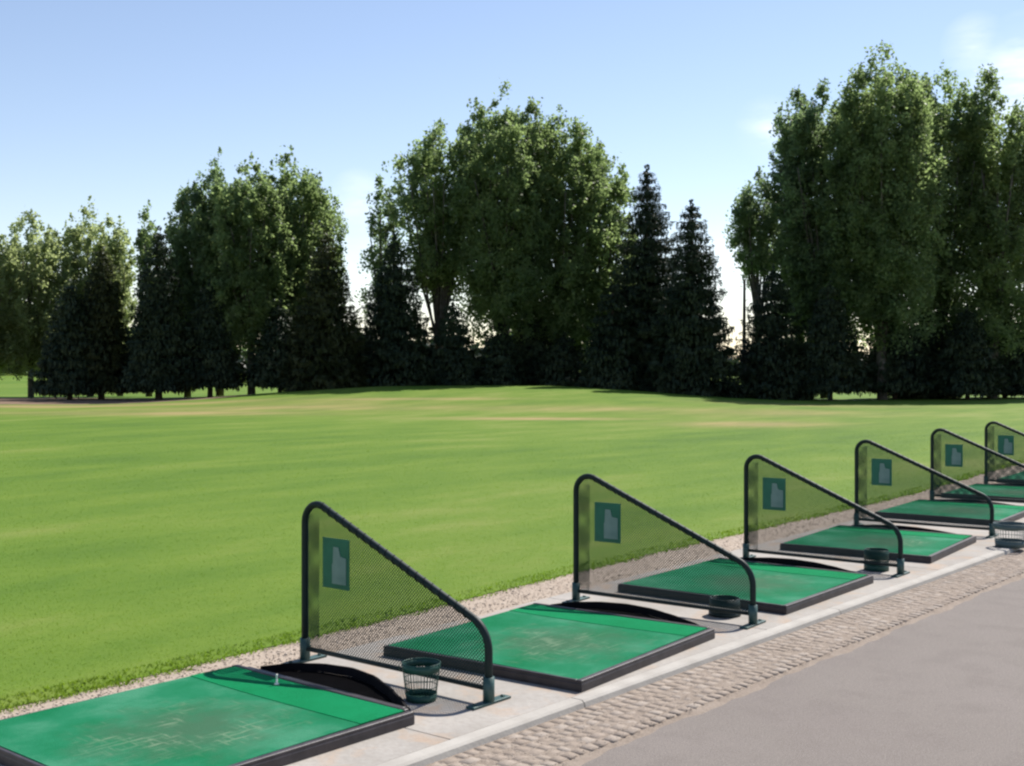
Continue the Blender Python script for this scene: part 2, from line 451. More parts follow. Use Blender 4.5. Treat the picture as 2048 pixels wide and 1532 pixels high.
# loose stones
ICO_V = []
ph = (1 + 5 ** .5) / 2
for a in (-1, 1):
    for b in (-ph, ph): ICO_V += [(0, a, b), (a, b, 0), (b, 0, a)]
ICO_V = np.array(ICO_V, dtype=float) / math.sqrt(1 + ph * ph)
from mathutils.geometry import delaunay_2d_cdt
def ico_faces():
    fs = []
    n = len(ICO_V); D = np.linalg.norm(ICO_V[:, None] - ICO_V[None], axis=2); e = D[D > .01].min() * 1.05
    for i in range(n):
        for j in range(i + 1, n):
            for k in range(j + 1, n):
                if D[i, j] < e and D[j, k] < e and D[i, k] < e:
                    nrm = np.cross(ICO_V[j] - ICO_V[i], ICO_V[k] - ICO_V[i])
                    fs.append((i, j, k) if nrm @ ICO_V[i] > 0 else (i, k, j))
    return np.array(fs)
ICO_F = ico_faces()
def stones(name, pts, sizes, m, label, flat=.6, cat='gravel'):
    n = len(pts)
    q = rng.normal(size=(n, 4)); q /= np.linalg.norm(q, axis=1)[:, None]
    w, x, y, z = q.T
    RM = np.stack([np.stack([1 - 2 * (y * y + z * z), 2 * (x * y - z * w), 2 * (x * z + y * w)], -1),
                   np.stack([2 * (x * y + z * w), 1 - 2 * (x * x + z * z), 2 * (y * z - x * w)], -1),
                   np.stack([2 * (x * z - y * w), 2 * (y * z + x * w), 1 - 2 * (x * x + y * y)], -1)], 1)
    base = ICO_V[None] * (1 + rng.uniform(-.22, .22, (n, 12, 1)))
    P = np.einsum('nij,nkj->nki', RM, base) * sizes[:, None, None]
    P[..., 2] *= flat
    P += pts[:, None, :]
    me = bpy.data.meshes.new(name)
    co = P.reshape(-1, 3).astype(np.float32)
    f = (ICO_F[None] + (np.arange(n) * 12)[:, None, None]).reshape(-1, 3)
    me.vertices.add(len(co)); me.vertices.foreach_set('co', co.ravel())
    me.loops.add(f.size); me.loops.foreach_set('vertex_index', f.ravel().astype(np.int32))
    me.polygons.add(len(f)); me.polygons.foreach_set('loop_start', np.arange(0, f.size, 3, dtype=np.int32))
    me.materials.append(m); me.update(calc_edges=True)
    return tag(link(name, me), label, cat, kind='stuff')

def scatter(n, u0, u1, v0f, v1f, p=1.6):
    uu = u0 + (u1 - u0) * rng.random(n) ** p
    a = v0f(uu); b = v1f(uu); vv = a + (b - a) * rng.random(n)
    return uu, vv
sb_ = MB()
rs = random.Random(8)
for c in range(6):
    uu_ = 1.5 + rs.random() * .1
    while uu_ < 34:
        ln = rs.uniform(.06, .10)
        a, b = uu_ + .005, uu_ + ln - .006
        k0 = float(kerb_v(uu_)) - .012 - c * .071
        v1 = k0 - rs.uniform(0, .008); v0 = k0 - .066 + rs.uniform(-.003, .004)
        zt = -.0288 + rs.uniform(-.0018, .0016) - c * .0004
        cu, cv = (a + b) / 2, (v0 + v1) / 2
        vs = []
        jit = [(rs.uniform(-.005, .005), rs.uniform(-.005, .005)) for _ in range(8)]
        tl = (rs.uniform(-.003, .003), rs.uniform(-.003, .003))
        ring0 = [(a, v0), (cu, v0), (b, v0), (b, cv), (b, v1), (cu, v1), (a, v1), (a, cv)]
        for sc_, z in ((1.0, -.08), (1.0, zt - .008), (.92, zt - .001)):
            for (pu, pv), (ju, jv) in zip(ring0, jit):
                q = (cu + (pu - cu) * sc_ + ju, cv + (pv - cv) * sc_ + jv)
                vs.append(uv(q[0], q[1], z + (tl[0] * (pu - cu) + tl[1] * (pv - cv)) * 12 * (z > -.07)))
        vs.append(uv(cu, cv, zt))
        fs = [(r_ * 8 + k, r_ * 8 + (k + 1) % 8, r_ * 8 + 8 + (k + 1) % 8, r_ * 8 + 8 + k) for r_ in range(2) for k in range(8)]
        fs += [(16 + k, 16 + (k + 1) % 8, 24) for k in range(8)]
        sb_.add(vs, fs, True)
        uu_ += ln
so_ = sb_.build('stone_setts', M['sett'])
bm = bmesh.new(); bm.from_mesh(so_.data); bmesh.ops.recalc_face_normals(bm, faces=bm.faces); bm.to_mesh(so_.data); bm.free()
tag(so_, 'band of rough brown stone setts between the kerb and the path', 'paving', kind='structure')
NG = 9000
uu = 2.6 + 20 * rng.random(NG) ** 1.6
vv = kerb_v(uu) - .012 - .45 * rng.random(NG)
sz = rng.uniform(.002, .0045, NG)
pts = np.stack([uu * U[0] + vv * V[0], uu * U[1] + vv * V[1], np.where(kerb_v(uu) - vv > .5, -.0445, -.034) + .004 * rng.random(NG)], -1)
stones('grit', pts, sz, M['stone'], 'loose grit lying among the stone setts', .5)
uu, vv = scatter(11000, 2.4, 26, lambda u: 5.30 + 0 * u, lambda u: lawn_edge_v(u) + .03, 1.5)
sz = rng.uniform(.0025, .006, len(uu)) * (1 + (rng.random(len(uu)) > .95) * rng.uniform(.3, 1.5, len(uu)))
pts = np.stack([uu * U[0] + vv * V[0], uu * U[1] + vv * V[1], -.018 + sz * .1], -1)
stones('pebbles', pts, sz, M['pebble'], 'pinkish pebbles between the concrete and the lawn', .5)

# grass blades on the nearer lawn
def blades():
    nb = 300000
    d = 5.2 * (42 / 5.2) ** (rng.random(nb) ** 1.15)
    xx = (rng.random(nb) - .5) * (d * .94 + 1.2)
    uu = xx * U[0] + d * U[1]; vv = xx * V[0] + d * V[1]
    t = vv - lawn_edge_v(uu)
    keep = (t > -.02 - .05 * rng.random(nb)) & (rng.random(nb) > sstep((d - 12) / 30))
    # a ragged denser fringe along the edge
    ne = 9000
    ue = 2.5 + 30 * rng.random(ne) ** 1.7; te = -.06 + .17 * rng.random(ne) ** 1.3
    ve = lawn_edge_v(ue) + te
    kf = rng.random(ne) < .35 + .65 * (np.sin(ue * 3.7) * np.sin(ue * 1.3 + 2) + .6 * np.sin(ue * 9.1) > .1)
    te = np.where(np.sin(ue * 6.3 + 1) + np.sin(ue * 2.1) > .7, te - .03, te); ue = ue[kf]; te = te[kf]; ve = lawn_edge_v(ue) + te
    X = np.concatenate([xx[keep], ue * U[0] + ve * V[0]]); Y = np.concatenate([d[keep], ue * U[1] + ve * V[1]])
    T = np.concatenate([t[keep], te])
    n = len(X)
    dist = np.hypot(X, Y)
    h = rng.uniform(.006, .013, n) * (1 + .5 * (T < .10)) * (1 + .012 * dist)
    w = rng.uniform(.0022, .004, n) * (.6 + dist / 8)
    az = rng.random(n) * 2 * math.pi; lean = rng.normal(0, .7, n)
    Z = terrain(X, Y) + np.where(T < .1, -.012 + .03 * sstep(T / .12), .013)
    base = np.stack([X, Y, Z - .004], -1)
    side = np.stack([np.cos(az), np.sin(az), 0 * az], -1) * w[:, None]
    la = rng.random(n) * 2 * math.pi
    tip = base + np.stack([np.cos(la) * lean * h, np.sin(la) * lean * h, h], -1)
    P = np.stack([base - side, base + side, tip], 1)
    s, dr = attrs(X, Y)
    a = lambda q: np.repeat(q, 3)
    me = np_mesh('grass', P, 3, M['blade'], attr={'soil': a(s), 'dry': a(dr)})
    tag(link('grass', me), 'short green grass blades on the near lawn', 'grass', kind='stuff')
blades()

# ------------------------------------------------------------------ tees
W_, HC, HR = 1.40, .975, .375

def fillet(p0, p1, p2, r, n=8):
    p0, p1, p2 = map(Vector, (p0, p1, p2))
    a = (p0 - p1).normalized(); b = (p2 - p1).normalized()
    ang = a.angle(b); tl = r / math.tan(ang / 2)
    c = p1 + (a + b).normalized() * (r / math.sin(ang / 2))
    s = p1 + a * tl; e = p1 + b * tl
    v0 = s - c; v1 = e - c; tot = v0.angle(v1); ax = v0.cross(v1).normalized()
    return [c + Matrix.Rotation(tot * i / n, 3, ax) @ v0 for i in range(n + 1)]

# divider local frame: x from the lawn-side post (0) to the path-side post (W_), y along the row, z up
def frame_path():
    p = [Vector((0, 0, .02))]
    p += [Vector((0, 0, .3)), Vector((0, 0, .6))]
    p += fillet((0, 0, 0), (0, 0, HC), (W_, 0, HR), .11)
    p += fillet((0, 0, HC), (W_, 0, HR), (W_, 0, 0), .17)
    p += [Vector((W_, 0, .02))]
    return p
ZB = .075                                        # bottom rail height
def top_z(x):
    P = FP
    best = 0.0
    for a, b in zip(P[:-1], P[1:]):
        if min(a.x, b.x) - 1e-6 <= x <= max(a.x, b.x) + 1e-6 and abs(b.x - a.x) > 1e-5:
            t = (x - a.x) / (b.x - a.x); best = max(best, a.z + (b.z - a.z) * t)
    return best
FP = frame_path()
slope = (HC - HR) / W_

def clip_line(p, d, poly):
    """clip an infinite line to a convex polygon -> (t0, t1) or None"""
    t0, t1 = -1e9, 1e9
    n = len(poly)
    for i in range(n):
        a = poly[i]; b = poly[(i + 1) % n]
        e = (b[0] - a[0], b[1] - a[1]); nx, ny = -e[1], e[0]
        den = nx * d[0] + ny * d[1]; num = nx * (a[0] - p[0]) + ny * (a[1] - p[1])
        if abs(den) < 1e-9:
            if num > 0: return None
            continue
        t = num / den
        if den > 0: t0 = max(t0, t)
        else: t1 = min(t1, t)
    return (t0, t1) if t1 - t0 > .004 else None

def net_poly():
    pts = [(0.0, ZB), (W_, ZB)]
    up = [(p.x, p.z) for p in FP if p.z > .25 and p.z < 2]
    up = up[::-1]
    return pts + [q for q in up if q[1] > ZB]
NP = net_poly()

def strand(mb, a, b, r, y):
    d = Vector((b[0] - a[0], 0, b[1] - a[1])).normalized()
    n = Vector((0, 1, 0)); s = d.cross(n)
    A = Vector((a[0], y, a[1])); B = Vector((b[0], y, b[1]))
    vs = [A + s * r, A + n * r, A - s * r, A - n * r, B + s * r, B + n * r, B - s * r, B - n * r]
    mb.add(vs, [(0, 4, 5, 1), (1, 5, 6, 2), (2, 6, 7, 3), (3, 7, 4, 0)])

def make_net(poly, y, sp=.0140, r=.00220):
    mb = MB()
    for sgn in (1, -1):
        d = (math.cos(R(45)), sgn * math.sin(R(45))); nrm = (-d[1], d[0])
        off = -2.5
        while off < 2.5:
            p = (nrm[0] * off, nrm[1] * off)
            c = clip_line(p, d, poly)
            if c: strand(mb, (p[0] + d[0] * c[0], p[1] + d[1] * c[0]), (p[0] + d[0] * c[1], p[1] + d[1] * c[1]), r, y + sgn * .0012)
            off += sp
    return mb

def make_divider():
    root = empty('bay_divider', (0, 0, 0))
    MB().tube(FP, .0205, 12).build('pipe_frame', M['pipe'], root)
    MB().tube([(.0, 0, ZB), (W_, 0, ZB)], .014, 8).build('bottom_rail', M['pipe'], root)
    nb = make_net(NP, 0.0)
    flap = [(0.0, ZB), (.115, ZB), (.115, .86), (.03, .86), (0.0, .80)]
    f2 = make_net(flap, .006, .0130, .0018)
    nb.add(f2.v, f2.f)
    nb.build('net', M['net'], root)
    # lacing wound round the sloping pipe
    a = Vector((.12, 0, HC - .12 * slope)); b = Vector((W_ - .13, 0, HR + .13 * slope))
    dd = (b - a); ln = dd.length; dd.normalize(); up = Vector((0, 1, 0)).cross(dd)
    pts = []
    n = 260
    for i in range(n):
        t = i / (n - 1); w = t * ln / .062 * 2 * math.pi
        pts.append(a + dd * (ln * t) + (up * math.cos(w) + Vector((0, 1, 0)) * math.sin(w)) * .0212)
    MB().tube(pts, .0032, 4).build('lacing', M['lace'], root)
    for x in (0.0, W_):
        ft = MB()
        ft.box(x - .028, x + .028, -.145, .145, .002, .014, .003)
        ft.tube([(x, 0, .012), (x, 0, .135)], .030, 12)
        ft.tube([(x, -.11, .013), (x, -.11, .022)], .011, 6); ft.tube([(x, .11, .013), (x, .11, .022)], .011, 6)
        ft.build('foot', M['plate'], root)
    sb = MB(); sb.box(.170, .388, -.016, -.011, .455, .738)
    s = sb.build('sign_board', M['sign_green'], root)
    pn = MB()
    # pale panel, cut away at its upper corner
    out = [(.252, .482), (.366, .482), (.366, .632), (.318, .640), (.304, .690), (.262, .690), (.258, .600), (.252, .590)]
    nn = len(out)
    pn.add([(x, -.0195, z) for x, z in out] + [(x, -.0165, z) for x, z in out],
           [tuple(range(nn)), tuple(range(2 * nn - 1, nn - 1, -1))] + [(i, nn + i, nn + (i + 1) % nn, (i + 1) % nn) for i in range(nn)])
    pn.build('sign_panel', M['sign_pale'], s)
    return root

Lp = np.array([(-1.203, 6.974), (.468, 8.774), (2.094, 10.737), (3.718, 12.952), (5.389, 15.396), (6.887, 17.436)])
ANG = [39.2, 36.4, 38.0, 35.8, 36.5, 36.5]       # heading of each bay's row axis
DIV_LABEL = ['green net bay divider standing beside the nearest mat, largest of its row',
             'second green net divider from the left, at the far end of the second mat',
             'third net divider from the left, a dark green ball basket showing through its net',
             'fourth net divider from the left, its foot next to the grey basket at the path',
             'fifth net divider from the left, second smallest, cut off by the photo edge',
             'smallest and farthest net divider, at the right edge of the photo']
# local x = L->R = -v ; local y = +u
proto = make_divider()
bays = []
for i in range(6):
    a = R(ANG[i]); ui = np.array([math.sin(a), math.cos(a)]); vi = np.array([-ui[1], ui[0]])
    o = proto if i == 0 else copy_tree(proto)
    o.location = (Lp[i][0], Lp[i][1], 0.0)
    o.rotation_euler = (0, 0, math.atan2(-vi[1], -vi[0]))
    tag(o, DIV_LABEL[i], 'net divider', 'net dividers between the tees')
    bays.append((Lp[i] - W_ * vi, ui, vi))
# a seventh bay continues the row
bays.append((bays[5][0] + 2.6 * np.array([math.sin(R(37)), math.cos(R(37))]), bays[5][1], bays[5][2]))

# mat local frame: x along the row (u), y towards the lawn (v), origin at the bay's path-side post
MX0, MX1, MY0, MY1 = -2.06, -.50, .03, 1.42
def grid_top(x0, x1, y0, y1, nx, ny, zf, z0):
    mb = MB()
    vs = []; fs = []
    for j in range(ny + 1):
        for i in range(nx + 1):
            x = x0 + (x1 - x0) * i / nx; y = y0 + (y1 - y0) * j / ny
            vs.append((x, y, zf(x, y)))
    w = nx + 1
    for j in range(ny):
        for i in range(nx): fs.append((j * w + i, j * w + i + 1, (j + 1) * w + i + 1, (j + 1) * w + i))
    ring = [i for i in range(w)] + [j * w + nx for j in range(1, ny + 1)] + [ny * w + i for i in range(nx - 1, -1, -1)] + [j * w for j in range(ny - 1, 0, -1)]
    o = len(vs)
    for k in ring: vs.append((vs[k][0], vs[k][1], z0))
    n = len(ring)
    for k in range(n):
        k2 = (k + 1) % n
        fs.append((ring[k2], ring[k], o + k, o + k2))
    mb.add(vs, fs, False)
    return mb
def make_mat(seed):
    root = empty('hitting_mat', (0, 0, 0))
    rnd = random.Random(seed); p1, p2 = rnd.random() * 6, rnd.random() * 6
    zf = lambda x, y: .049 + .003 * math.sin(x * 3 + p1) * math.sin(y * 3.4 + p2)
    b = MB(); b.box(MX0, MX1, MY0, MY1, .002, .040, .008)
    # low kerb round the turf
    rm = .036
    b.box(MX0 + .002, MX1 - .002, MY0 + .002, MY0 + rm, .0385, .050, .004)
    b.box(MX0 + .002, MX0 + .022, MY0 + rm + .001, MY1 - .014, .0385, .050, .004)
    b.box(MX1 - .030, MX1 - .002, MY0 + rm + .001, MY1 - .014, .0385, .056, .005)
    b.box(MX0 + .002, MX1 - .002, MY1 - .013, MY1 - .001, .0385, .048, .003)
    b.build('rubber_base', M['rubber'], root)
    sx = -.81
    grid_top(MX0 + .023, sx - .003, MY0 + rm + .002, MY1 - .016, 18, 18, lambda x, y: zf(x, y) + .001, .03).build('turf', M['turf'], root)
    grid_top(sx, MX1 - .032, MY0 + rm + .002, MY1 - .016, 6, 18, lambda x, y: zf(x, y) + .003, .03).build('hitting_strip', M['strip'], root)
    for ch in root.children:
        for vtx in ch.data.vertices: vtx.co.z *= 1.25
    return root
MAT_LABEL = ['worn green hitting mat in the near left corner, cut off by the photo edge',
             'second green hitting mat from the left, whole in view, with a brown worn patch',
             'third green hitting mat from the left, between the second and third net dividers',
             'fourth green hitting mat from the left, between the third and fourth net dividers',
             'fifth green hitting mat from the left, between the fourth and fifth net dividers',
             'sixth green hitting mat, a thin sliver between the fifth and sixth net dividers',
             'farthest hitting mat, a thin green sliver beyond the last net divider']

# ball tray: a D-shaped rubber tray against the strip side of the mat
TR = [(1.34, .10), (1.24, .25), (1.08, .335), (.90, .365), (.70, .33), (.50, .245), (.30, .14), (.14, .045)]
def make_tray():
    root = empty('ball_tray', (0, 0, 0))
    x0 = MX1 + .004
    fine = []
    for k in range(len(TR) - 1):
        for s in range(4):
            t = s / 4; t2 = (1 - math.cos(t * math.pi)) / 2 * .3 + t * .7
            fine.append((TR[k][0] + (TR[k + 1][0] - TR[k][0]) * t, TR[k][1] + (TR[k + 1][1] - TR[k][1]) * t2))
    fine.append(TR[-1])
    n = len(fine)
    # floor
    fl = MB()
    top = [(x0, fine[0][0], .012)] + [(x0 + d, y, .012) for y, d in fine] + [(x0, fine[-1][0], .012)]
    bot = [(x, y, .002) for x, y, z in top]
    m = len(top)
    fl.add(top + bot, [tuple(range(m - 1, -1, -1)), tuple(range(m, 2 * m))] + [(i, (i + 1) % m, m + (i + 1) % m, m + i) for i in range(m)])
    fl.build('tray_floor', M['tray'], root)
    # raised bowed wall
    wl = MB(); vs = []; fs = []
    for i, (y, d) in enumerate(fine):
        h = .047 + .014 * math.sin(math.pi * i / (n - 1)) ** .8
        a = fine[max(i - 1, 0)]; b = fine[min(i + 1, n - 1)]
        tx, ty = b[1] - a[1], b[0] - a[0]; l = math.hypot(tx, ty); nx, ny = -ty / l, tx / l
        px, py = x0 + max(d, .02), y
        vs += [(px, py, .0125), (px + nx * .006, py + ny * .006, h), (px + nx * .022, py + ny * .022, h - .003), (px + nx * .034, py + ny * .034, .003)]
    for i in range(n - 1):
        for k in range(3): fs.append((4 * i + k, 4 * i + k + 1, 4 * i + 5 + k, 4 * i + 4 + k))
        fs.append((4 * i + 3, 4 * i, 4 * i + 4, 4 * i + 7))
    fs += [(0, 3, 2, 1), (4 * n - 4, 4 * n - 3, 4 * n - 2, 4 * n - 1)]
    wl.add(vs, fs, False)
    o = wl.build('tray_rim', M['rim'], root)
    bm = bmesh.new(); bm.from_mesh(o.data); bmesh.ops.recalc_face_normals(bm, faces=bm.faces); bm.to_mesh(o.data); bm.free()
    nr = MB(); nr.box(x0, x0 + .030, .12, 1.345, .0125, .062, .006)
    nr.build('tray_sill', M['rubber'], root)
    return root
TRAY_LABEL = ['black bow-shaped ball tray at the far side of the nearest mat',
              'black ball tray between the second mat and the second net divider',
              'black ball tray between the third mat and the third net divider',
              'black ball tray between the fourth mat and the fourth net divider',
              'black ball tray between the fifth mat and the fifth net divider',
              'black ball tray between the sixth mat and the sixth net divider']
mp = make_mat(1); tp = make_tray()
for i, (r, ui, vi) in enumerate(bays):
    rz = math.atan2(ui[1], ui[0]) + R((-1.2, .6, -.4, 1.0, .3, 0, 0)[i])
    o = mp if i == 0 else copy_tree(mp)
    o.location = (r[0], r[1], 0); o.rotation_euler = (0, 0, rz)
    tag(o, MAT_LABEL[i], 'golf mat', 'green hitting mats along the concrete strip')
    if i < 6:
        q = tp if i == 0 else copy_tree(tp)
        q.location = (r[0], r[1], 0); q.rotation_euler = (0, 0, rz)
        tag(q, TRAY_LABEL[i], 'ball tray', 'black ball trays beside the mats')

def bay_pt(i, u, v, z=0.0):
    r, ui, vi = bays[i]; p = r + ui * u + vi * v
    return (float(p[0]), float(p[1]), z)

def make_tee():
    prof = [(.016, 0), (.016, .004), (.007, .010), (.0055, .045), (.0075, .060), (.0075, .064)]
    mb = MB(); n = 10; vs = []; fs = []
    for r_, z in prof: vs += [(r_ * math.cos(2 * math.pi * k / n), r_ * math.sin(2 * math.pi * k / n), z) for k in range(n)]
    for j in range(len(prof) - 1):
        for k in range(n): fs.append((j * n + k, j * n + (k + 1) % n, (j + 1) * n + (k + 1) % n, (j + 1) * n + k))
    fs.append(tuple((len(prof) - 1) * n + k for k in range(n)))
    return mb.add(vs, fs, True).build('rubber_tee', M['tee'])
tee = make_tee()
tee.scale = (.8, .8, .8); tee.location = bay_pt(0, -.60, .93, .0655); tag(tee, 'white rubber tee standing in the strip of the nearest mat', 'golf tee')

def make_basket(m, r0=.075, r1=.098, h=.19, label='', band=.04, base=.034, wires=34, handle=True):
    root = empty('ball_basket', (0, 0, 0))
    rad = lambda z: r0 + (r1 - r0) * z / h
    def ring(mb, z, rr, n=28): mb.tube([(rad(z) * math.cos(2 * math.pi * k / n), rad(z) * math.sin(2 * math.pi * k / n), z) for k in range(n)], rr, 6, closed=True)
    w = MB()
    for k in range(wires):
        a = 2 * math.pi * k / wires; c, s = math.cos(a), math.sin(a)
        w.tube([(r0 * c, r0 * s, .006), (r1 * c, r1 * s, h)], .0019, 4)
    for z in np.linspace(base, h - band, 4)[1:-1]: ring(w, z, .0019)
    w.build('wire_body', m, root)
    def shell(z0, z1, name, floor=False):
        mb = MB(); n = 32; vs = []; fs = []
        for z, dr in ((z0, .003), (z1, .003), (z1, -.002), (z0, -.002)):
            vs += [((rad(z) + dr) * math.cos(2 * math.pi * k / n), (rad(z) + dr) * math.sin(2 * math.pi * k / n), z) for k in range(n)]
        for j in range(4):
            for k in range(n): fs.append((j * n + k, j * n + (k + 1) % n, ((j + 1) % 4) * n + (k + 1) % n, ((j + 1) % 4) * n + k))
        mb.add(vs, fs, True)
        if floor: mb.tube([(0, 0, z0), (0, 0, z0 + .004)], rad(z0) - .003, 28)
        ring(mb, z1, .0042)
        mb.build(name, m, root)
    shell(h - band, h, 'rim_band'); shell(.003, base, 'base_cup', True)
    if handle:
        pts = [((r1 + .004) * math.cos(t), (r1 + .004) * math.sin(t) * .55 + .045, h - .012 - .055 * math.sin(t)) for t in np.linspace(0, math.pi, 18)]
        MB().tube(pts, .003, 6).build('handle', m, root)
    return root
GB = 'wire ball baskets at the tees'
b = make_basket(M['basket']); b.location = bay_pt(0, -.17, .31, .001); b.rotation_euler.z = .5
tag(b, 'green wire ball basket beside the foot of the nearest net divider', 'basket', GB)
b = make_basket(M['basket_black'], .108, .10, .115, band=.075, base=.025, handle=False); b.location = bay_pt(1, .19, .30, .001)
tag(b, 'squat black ball basket just behind the second net divider', 'basket', GB)
b = make_basket(M['basket'], .10, .098, .17, band=.075, base=.06); b.location = bay_pt(2, .12, .25, .001); b.rotation_euler.z = 1.2
tag(b, 'dark green ball basket seen through the third net divider', 'basket', GB)
b = make_basket(M['basket_grey'], .13, .15, .22, band=.05, base=.06); b.location = bay_pt(3, -.62, -.32, .001)
tag(b, 'grey green wire basket on the kerb at the right edge of the photo', 'basket', GB)

# ------------------------------------------------------------------ trees
PXF = 2400.0
def leaf_quads(C, size, aspect=.62, flat=None):
    n = len(C)
    a = rng.normal(size=(n, 3)); a /= np.linalg.norm(a, axis=1)[:, None]
    b = rng.normal(size=(n, 3)); b -= a * (a * b).sum(1)[:, None]; b /= np.linalg.norm(b, axis=1)[:, None]
    s = size[:, None]
    return np.stack([C + a * s, C + b * s * aspect, C - a * s, C - b * s * aspect], 1)

def tube_path(mb, p0, p1, r0, r1, bend=.0, n=5, k=6):
    p0 = Vector(p0); p1 = Vector(p1); pts = []; rr = []
    side = Vector((random.uniform(-1, 1), random.uniform(-1, 1), 0)) * bend
    for i in range(n + 1):
        t = i / n
        pts.append(p0.lerp(p1, t) + side * math.sin(t * math.pi)); rr.append(r0 + (r1 - r0) * t)
    mb.tube(pts, rr, k)

def poplar(x, y, h, r, label, mat_='poplar', bole=.12, n_pl=9, dens=1.0, cat='tree', group='poplars beyond the lawn', shape=.28, leaf=.108, name='poplar_tree'):
    """upright plumes of leaf clumps on rising limbs"""
    z0 = float(terrain(x, y)) - .1
    root = empty(name, (x, y, z0)); tag(root, label, cat, group)
    tb = MB(); tr = h * .010 + .05
    lean = (random.uniform(-.3, .3), random.uniform(-.3, .3))
    tube_path(tb, (0, 0, 0), (lean[0], lean[1], h * .8), tr * 1.25, tr * .25, .15, 8, 8)
    C = []
    r = r * 1.32; n_pl = int(n_pl * 1.55) + 1
    for k in range(n_pl):
        if k == 0: ang, rho, ht = 0, .0, h
        else:
            ang = k * 2.399 + random.uniform(-.4, .4); rho = r * (.12 + .62 * math.sqrt(k / n_pl)) * random.uniform(.85, 1.1)
            ht = h * (1 - shape * (rho / r) ** 1.8 - random.uniform(0, .09))
        cx, cy = rho * math.cos(ang), rho * math.sin(ang)
        b0 = h * (bole + random.uniform(0, .10) + (.05 if k else .1))
        rp = r * random.uniform(.27, .38)
        js = h * random.uniform(.12, .3) if k else h * .3
        if k: tube_path(tb, (lean[0] * .3, lean[1] * .3, js), (cx * 1.0, cy * 1.0, b0 + (ht - b0) * .75), tr * .45, .03, rho * .12, 6, 5)
        ncl = int(37 * dens * (ht - b0) / 9 * (rp / 1.2) ** 1.2) + 8
        t = rng.random(ncl) ** .9
        prof = np.clip(np.sin(np.pi * (t * .90 + .08) ** .85), 0, 1) ** .5
        rad = rp * 1.15 * prof * np.sqrt(rng.random(ncl)) + .05
        aa = rng.random(ncl) * 2 * math.pi
        sway = .35 * np.sin(t * 5 + k)
        cc = np.stack([cx * (.62 + .42 * t) + rad * np.cos(aa) + sway * .4, cy * (.62 + .42 * t) + rad * np.sin(aa), b0 + (ht - .35 - b0) * t], -1)
        nl = 60
        csz = rng.uniform(.6, 1.35, ncl)[:, None, None]
        sg = np.array([.235, .235, .31]) * (h / 17) ** .4 * csz
        L = cc[:, None, :] + rng.normal(size=(ncl, nl, 3)) * sg * (1 - .35 * t[:, None, None])
        C.append(L.reshape(-1, 3))
        nt = 18; tt = rng.random(nt)
        C.append(np.stack([cx * 1.04 + rng.normal(0, .13, nt) * (1 - tt * .85), cy * 1.04 + rng.normal(0, .13, nt) * (1 - tt * .85), ht - .5 + tt * .65], -1))
    C = np.concatenate(C)
    C[:, 2] = np.maximum(C[:, 2], h * bole * .8)
    size = rng.uniform(.6, 1.25, len(C)) * leaf
    tb.build('trunk', M['bark'], root)
    link('crown', np_mesh('crown', leaf_quads(C, size), 4, M[mat_]), root)
    return root

def spruce(x, y, h, r, label, mat_='spruce', skirt=.35, cat='tree', group='spruces beyond the lawn', dens=1.0):
    z0 = float(terrain(x, y)) - .1
    root = empty('spruce_tree', (x, y, z0)); tag(root, label, cat, group)
    tb = MB(); tube_path(tb, (0, 0, 0), (random.uniform(-.15, .15), 0, h * .97), h * .018 + .04, .02, .05, 8, 7)
    tb.build('trunk', M['bark_dark'], root)
    r *= 1.22
    nw = int(h * 3.2); Q = []
    for i in range(nw):
        f = (i + random.uniform(-.3, .3)) / nw; f = min(max(f, 0), .985)
        z = skirt + (h - skirt) * f ** 1.05
        L0 = r * (1 - f) ** .56 + .05
        nbr = max(5, int(10 * (1 - f) + 5))
        ph0 = random.random() * 6.28
        for bnum in range(nbr):
            a = ph0 + bnum * 2 * math.pi / nbr + random.uniform(-.25, .25)
            L = L0 * random.uniform(.78, 1.1)
            ns = max(12, int(L * 40 * dens))
            t = (np.arange(ns) + rng.random(ns)) / ns
            rr = L * t; droop = -.30 * L * t + .22 * L * t ** 3 + rng.normal(0, .05, ns)
            wid = .14 + .42 * L * .35 * np.sin(np.pi * np.clip(t, .08, 1) ** .8)
            lat = rng.normal(0, 1, ns) * wid
            ca, sa = math.cos(a), math.sin(a)
            P = np.stack([rr * ca - lat * sa, rr * sa + lat * ca, z + droop - np.abs(lat) * .25], -1)
            # needle sprays, long along the branch and hanging a little
            d = np.stack([np.full(ns, ca), np.full(ns, sa), np.full(ns, -.25)], -1) + rng.normal(0, .35, (ns, 3))
            d /= np.linalg.norm(d, axis=1)[:, None]
            s = np.stack([np.full(ns, -sa), np.full(ns, ca), rng.normal(-.3, .5, ns)], -1); s -= d * (s * d).sum(1)[:, None]; s /= np.linalg.norm(s, axis=1)[:, None]
            ln = rng.uniform(.12, .25, ns)[:, None] * (.6 + .4 * (1 - f)); wd = ln * .33
            Q.append(np.stack([P + d * ln, P + s * wd, P - d * ln, P - s * wd], 1))
            hang = P + np.array([0, 0, -.12]); d2 = np.stack([rng.normal(0, .3, ns), rng.normal(0, .3, ns), -np.ones(ns)], -1); d2 /= np.linalg.norm(d2, axis=1)[:, None]
            Q.append(np.stack([hang + d2 * ln * .8, hang + s * wd, hang - d2 * ln * .8, hang - s * wd], 1))
    nt = 24; tt = rng.random(nt)
    Ct = np.stack([rng.normal(0, .07, nt), rng.normal(0, .07, nt), h - .6 + tt * .75], -1)
    Q.append(leaf_quads(Ct, np.full(nt, .13)))
    link('crown', np_mesh('crown', np.concatenate(Q).reshape(-1, 3), 4, M[mat_]), root)
    return root

def px_x(px, d): return (px - 1024) / PXF * d
def top_h(x, d, py): return EYE + (737 - py) / PXF * d - float(terrain(x, d))

